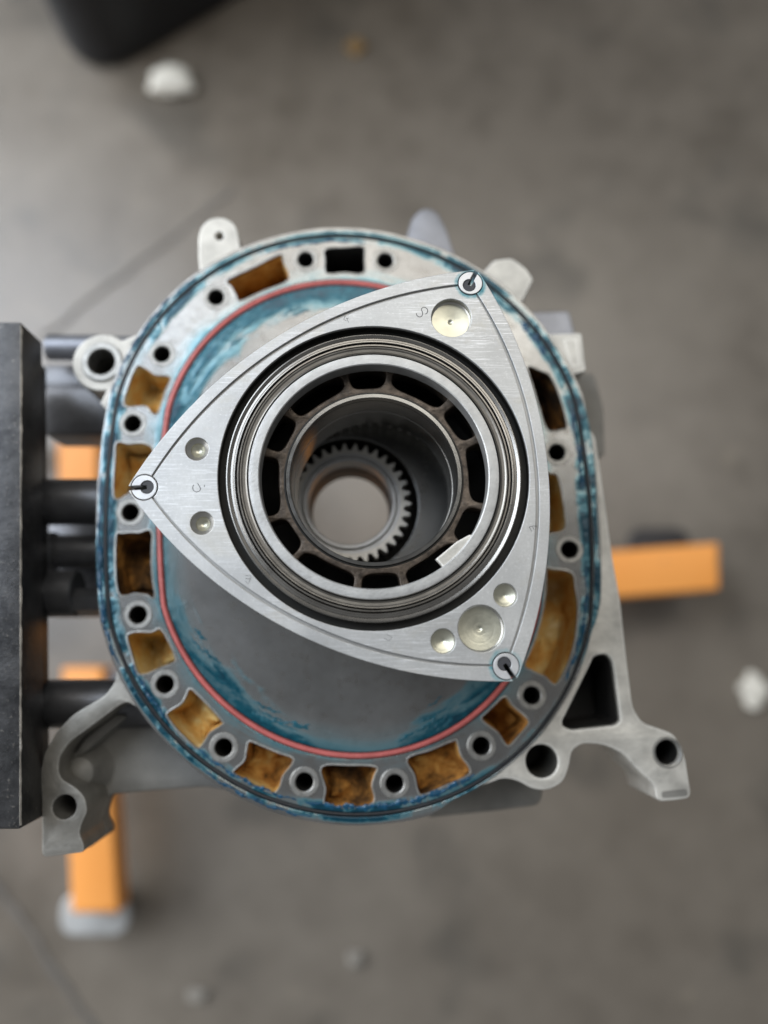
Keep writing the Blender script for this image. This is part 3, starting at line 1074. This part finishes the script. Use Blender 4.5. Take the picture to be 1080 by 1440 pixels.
strokes('scribed_mark', [cr((320, 790), 18, [(450, 350), (590, 350), (575, 450), (515, 565), (450, 480)]), cr((320, 790), 18, [(450, 425), (575, 425)])], .15)
strokes('scribed_mark', [cr((460, 880), 5.4, [(455, 65), (495, 88), (470, 112), (430, 95)])], .12)

# ------------------------------------------------------------------ engine stand
es = empty('engine_stand', (*sv(-60, 800, -600), FZ), 'orange engine stand with black steel mounting head at the left edge', 'engine stand')
hx0, hy0 = sv(30, 453, 23)
hx1, hy1 = sv(29, 1166, 23)
hd = slab('mounting_head', [rounded([(hx0, hy0), (hx1, hy1), (hx1 - 42, hy1), (hx0 - 42, hy0)], 1.5, 3)], -3, 23, BLACKP, es, bevel=.8, res=2)
slab('head_plate', [[(hx0 - 8, hy0 - 6), (hx1 - 8, hy1 + 6), (hx1 - 34, hy1 + 6), (hx0 - 34, hy0 - 6)]], -30, -3.5, BLACKP, es, bevel=1)
edge = metal('worn_steel_edge', (.42, .39, .34), .5, .7, 500, .4, .5, 200)
n_e = 90
path = [(hx0 + (hx1 - hx0) * i / n_e - .55, hy0 + (hy1 - hy0) * i / n_e + (-1.5 if i == 0 else 1.5 if i == n_e else 0), 22.35) for i in range(n_e + 1)]
sweep('worn_edge', path, [(.9, .35), (.2, .78), (-.45, .35), (-.75, -.6), (.3, -.6)], edge, hd, closed=False, jitter=[(random.uniform(.55, 1.1), random.uniform(.9, 1.03)) for _ in path])


def arm(name, px, py0, py1, z, x1, mat, r=None, x0=None):
    a, b = sv(px, py0, z), sv(px, py1, z)
    r = r or abs(a[1] - b[1]) / 2
    y = (a[1] + b[1]) / 2
    return bar(name, (x0 if x0 is not None else hx0 - 12, y, z), (x1, y, z), r, mat, es)


a1 = arm('support_arm', 95, 674, 738, -32, -112, TUBE)
a2 = arm('support_arm', 95, 752, 800, -48, -112, TUBE)
a3 = arm('support_arm', 95, 802, 868, -36, -165, TUBE)
a4 = arm('support_arm', 100, 955, 1024, -34, -118, TUBE)
y3 = (sv(95, 830, -36)[1] + sv(95, 862, -36)[1]) / 2
bar('hex_bolt_head', (-176, y3, -34), (-138, y3, -34), 7.2, TUBE, a3, seg=6)
for an, yy, zz, rr, xc in ((a1, 706, -32, 13.6, -196), (a2, 776, -48, 11.5, -190), (a3, 835, -36, 14.5, -194), (a4, 990, -34, 15.0, -200), (a1, 706, -32, 13.2, -150)):
    yc_ = sv(95, yy, zz)[1]
    bar('arm_collar', (xc, yc_, zz), (xc + 7, yc_, zz), rr, TUBE, an, seg=28, bevel=1.2)
yb0, yb1 = sv(95, 545, -45)[1], sv(95, 612, -45)[1]
box_mesh('clamp_block', (-195, yb1, -75), (-128, yb0, -42), TUBE, es, 3)
yb2, yb3 = sv(95, 508, -55)[1], sv(95, 546, -55)[1]
box_mesh('clamp_block', (-205, yb3, -85), (-128, yb2, -58), TUBE, es, 4)
arm('clamp_pin', 80, 472, 506, -45, -165, TUBE_GREY, x0=-196)
arm('clamp_sleeve', 100, 474, 504, -42, -122, TUBE_GREY, x0=-164)
box_mesh('arm_block', (-196, sv(95, 866, -55)[1], -84), (-118, sv(95, 690, -55)[1], -60), TUBE, es, 5)
box_mesh('lower_clamp', (-212, sv(60, 1050, -70)[1], -74), (-196, sv(60, 690, -70)[1], -60), BLACKP, es, 4)

LZ = -620.0
lx0 = sv(85, 650, LZ)[0]
rb0 = sv(1012, 764, LZ)


def leg(name, px, z1=0.0, h=66, w=5, mt=None):
    return slab(name, [rounded(svl(px, LZ), 4, 3)], LZ - h, LZ + z1, mt or ORANGE, es, bevel=w, res=3)


bl = leg('base_leg', [(1012, 763), (1013, 829), (865, 840), (330, 878), (330, 812), (865, 774)])
cl_ = leg('cross_leg', [(101, 1284), (168, 1284), (146, 938), (87, 938)], 3, 44)
leg('cross_leg', [(83, 690), (139, 690), (137, 575), (80, 575)], 3)
leg('cross_bar', [(140, 640), (330, 640), (330, 668), (140, 668)], -6, 40, 3, TUBE)
leg('cross_bar', [(148, 945), (330, 945), (330, 972), (148, 972)], -6, 40, 3, TUBE)
leg('cross_bar', [(328, 636), (385, 636), (385, 976), (328, 976)], -4, 50, 3, TUBE)
leg('cross_bar', [(-120, 572), (84, 572), (84, 600), (-120, 600)], -6, 40, 3, TUBE)
px_, py_ = sv(-130, 590, LZ)
box_mesh('post', (px_ - 70, py_ - 35, FZ + 60), (px_, py_ + 35, -112), ORANGE, es, 4)
cA, cB = sv(103, 1286, LZ), sv(181, 1286, LZ)


def caster(x, y, r, mt):
    top = slab('caster', [rounded([(x - 46, y - 24), (x + 42, y - 24), (x + 42, y + 26), (x - 46, y + 26)], 22, 6)], LZ - 60, LZ - 50, mt, es, bevel=3, res=3)
    zc = FZ + r
    for s in (-1, 1):
        box_mesh('fork', (x - 26, y + s * 17 - 2, zc - 8), (x + 26, y + s * 17 + 2, LZ - 60), mt, top, 1.5)
    bar('wheel', (x, y - 13, zc), (x, y + 13, zc), r, TYRE, top, 32, bevel=4)
    bar('axle', (x, y - 24, zc), (x, y + 24, zc), 5, mt, top, 12)
    return top


mx = (cA[0] + cB[0]) / 2
caster(mx - 22, cA[1] - 18, 26, ZINC)
caster(rb0[0] - 60, rb0[1] + 2, 26, TYRE)

# ------------------------------------------------------------------ loose things on the floor
cz = 430  # bin height and unseen spread stretched to shade the floor
cp = svl([(60, -260), (80, 0), (92, 66), (122, 95), (165, 98), (235, 60), (345, -6), (500, -98), (640, -190), (600, -420), (30, -420)], FZ)
ct = empty('plastic_bin', (cp[4][0], cp[4][1], FZ), 'black rounded plastic bin at the top left corner, made tall to shade the floor', 'bin')
cr_ = rounded(cp, 22, 5)
slab('bin_body', [cr_], FZ + 3, cz - 40, CASEM, ct, bevel=8, res=3)
slab('bin_lid', [inset(cr_, 1.5)], cz - 37, cz, CASEM, ct, bevel=14, res=4)
slab('lid_rib', [inset(cr_, 26), inset(cr_, 34)], cz - 4, cz + 3, CASEM, ct, bevel=2)


def scrap(name, px, py, rx, ry, hz, mat, label, cat, seed, group=None):
    rnd = random.Random(seed)
    me = bpy.data.meshes.new(name)
    bm = bmesh.new()
    bmesh.ops.create_icosphere(bm, subdivisions=3, radius=1)
    ph = [rnd.uniform(0, 6) for _ in range(6)]
    for v in bm.verts:
        c = v.co.copy()
        k = 1 + .16 * sin(4 * c.x + ph[0]) * cos(3.5 * c.y + ph[1]) + .12 * sin(7 * c.y + ph[2] + 2 * c.z) + rnd.uniform(-.06, .06)
        v.co = Vector((c.x * k * rx, c.y * k * ry, max(-.75, c.z * k) * hz)) / 1000
    for v in bm.verts:
        v.co.z += .75 * hz / 1000
    bm.to_mesh(me)
    bm.free()
    finish(me, mat, 25)
    x, y = sv(px, py, FZ + hz)
    o = link(name, me, None, (x / 1000, y / 1000, FZ / 1000))
    o['label'] = label
    o['category'] = cat
    if group:
        o['group'] = group
    return o


scrap('paper_scrap', 240, 110, 36, 31, 16, PAPER, 'white crumpled paper scrap beside the black bin', 'scrap', 1)
scrap('paper_scrap', 1063, 972, 20, 24, 12, PAPER, 'small cream scrap on the floor at the right edge', 'scrap', 2)
scrap('dry_scrap', 500, 64, 17, 15, 6, LEAFM, 'small brown dry scrap on the dark floor near the top edge', 'scrap', 3)
scrap('pale_pebble', 500, 1350, 12, 11, 6, PEBBLE, 'pale grit lump on the floor below the round plate', 'pebble', 4)
scrap('pale_pebble', 277, 1400, 14, 10, 6, PEBBLE, 'pale grit lump near the bottom edge, right of the caster', 'pebble', 5)
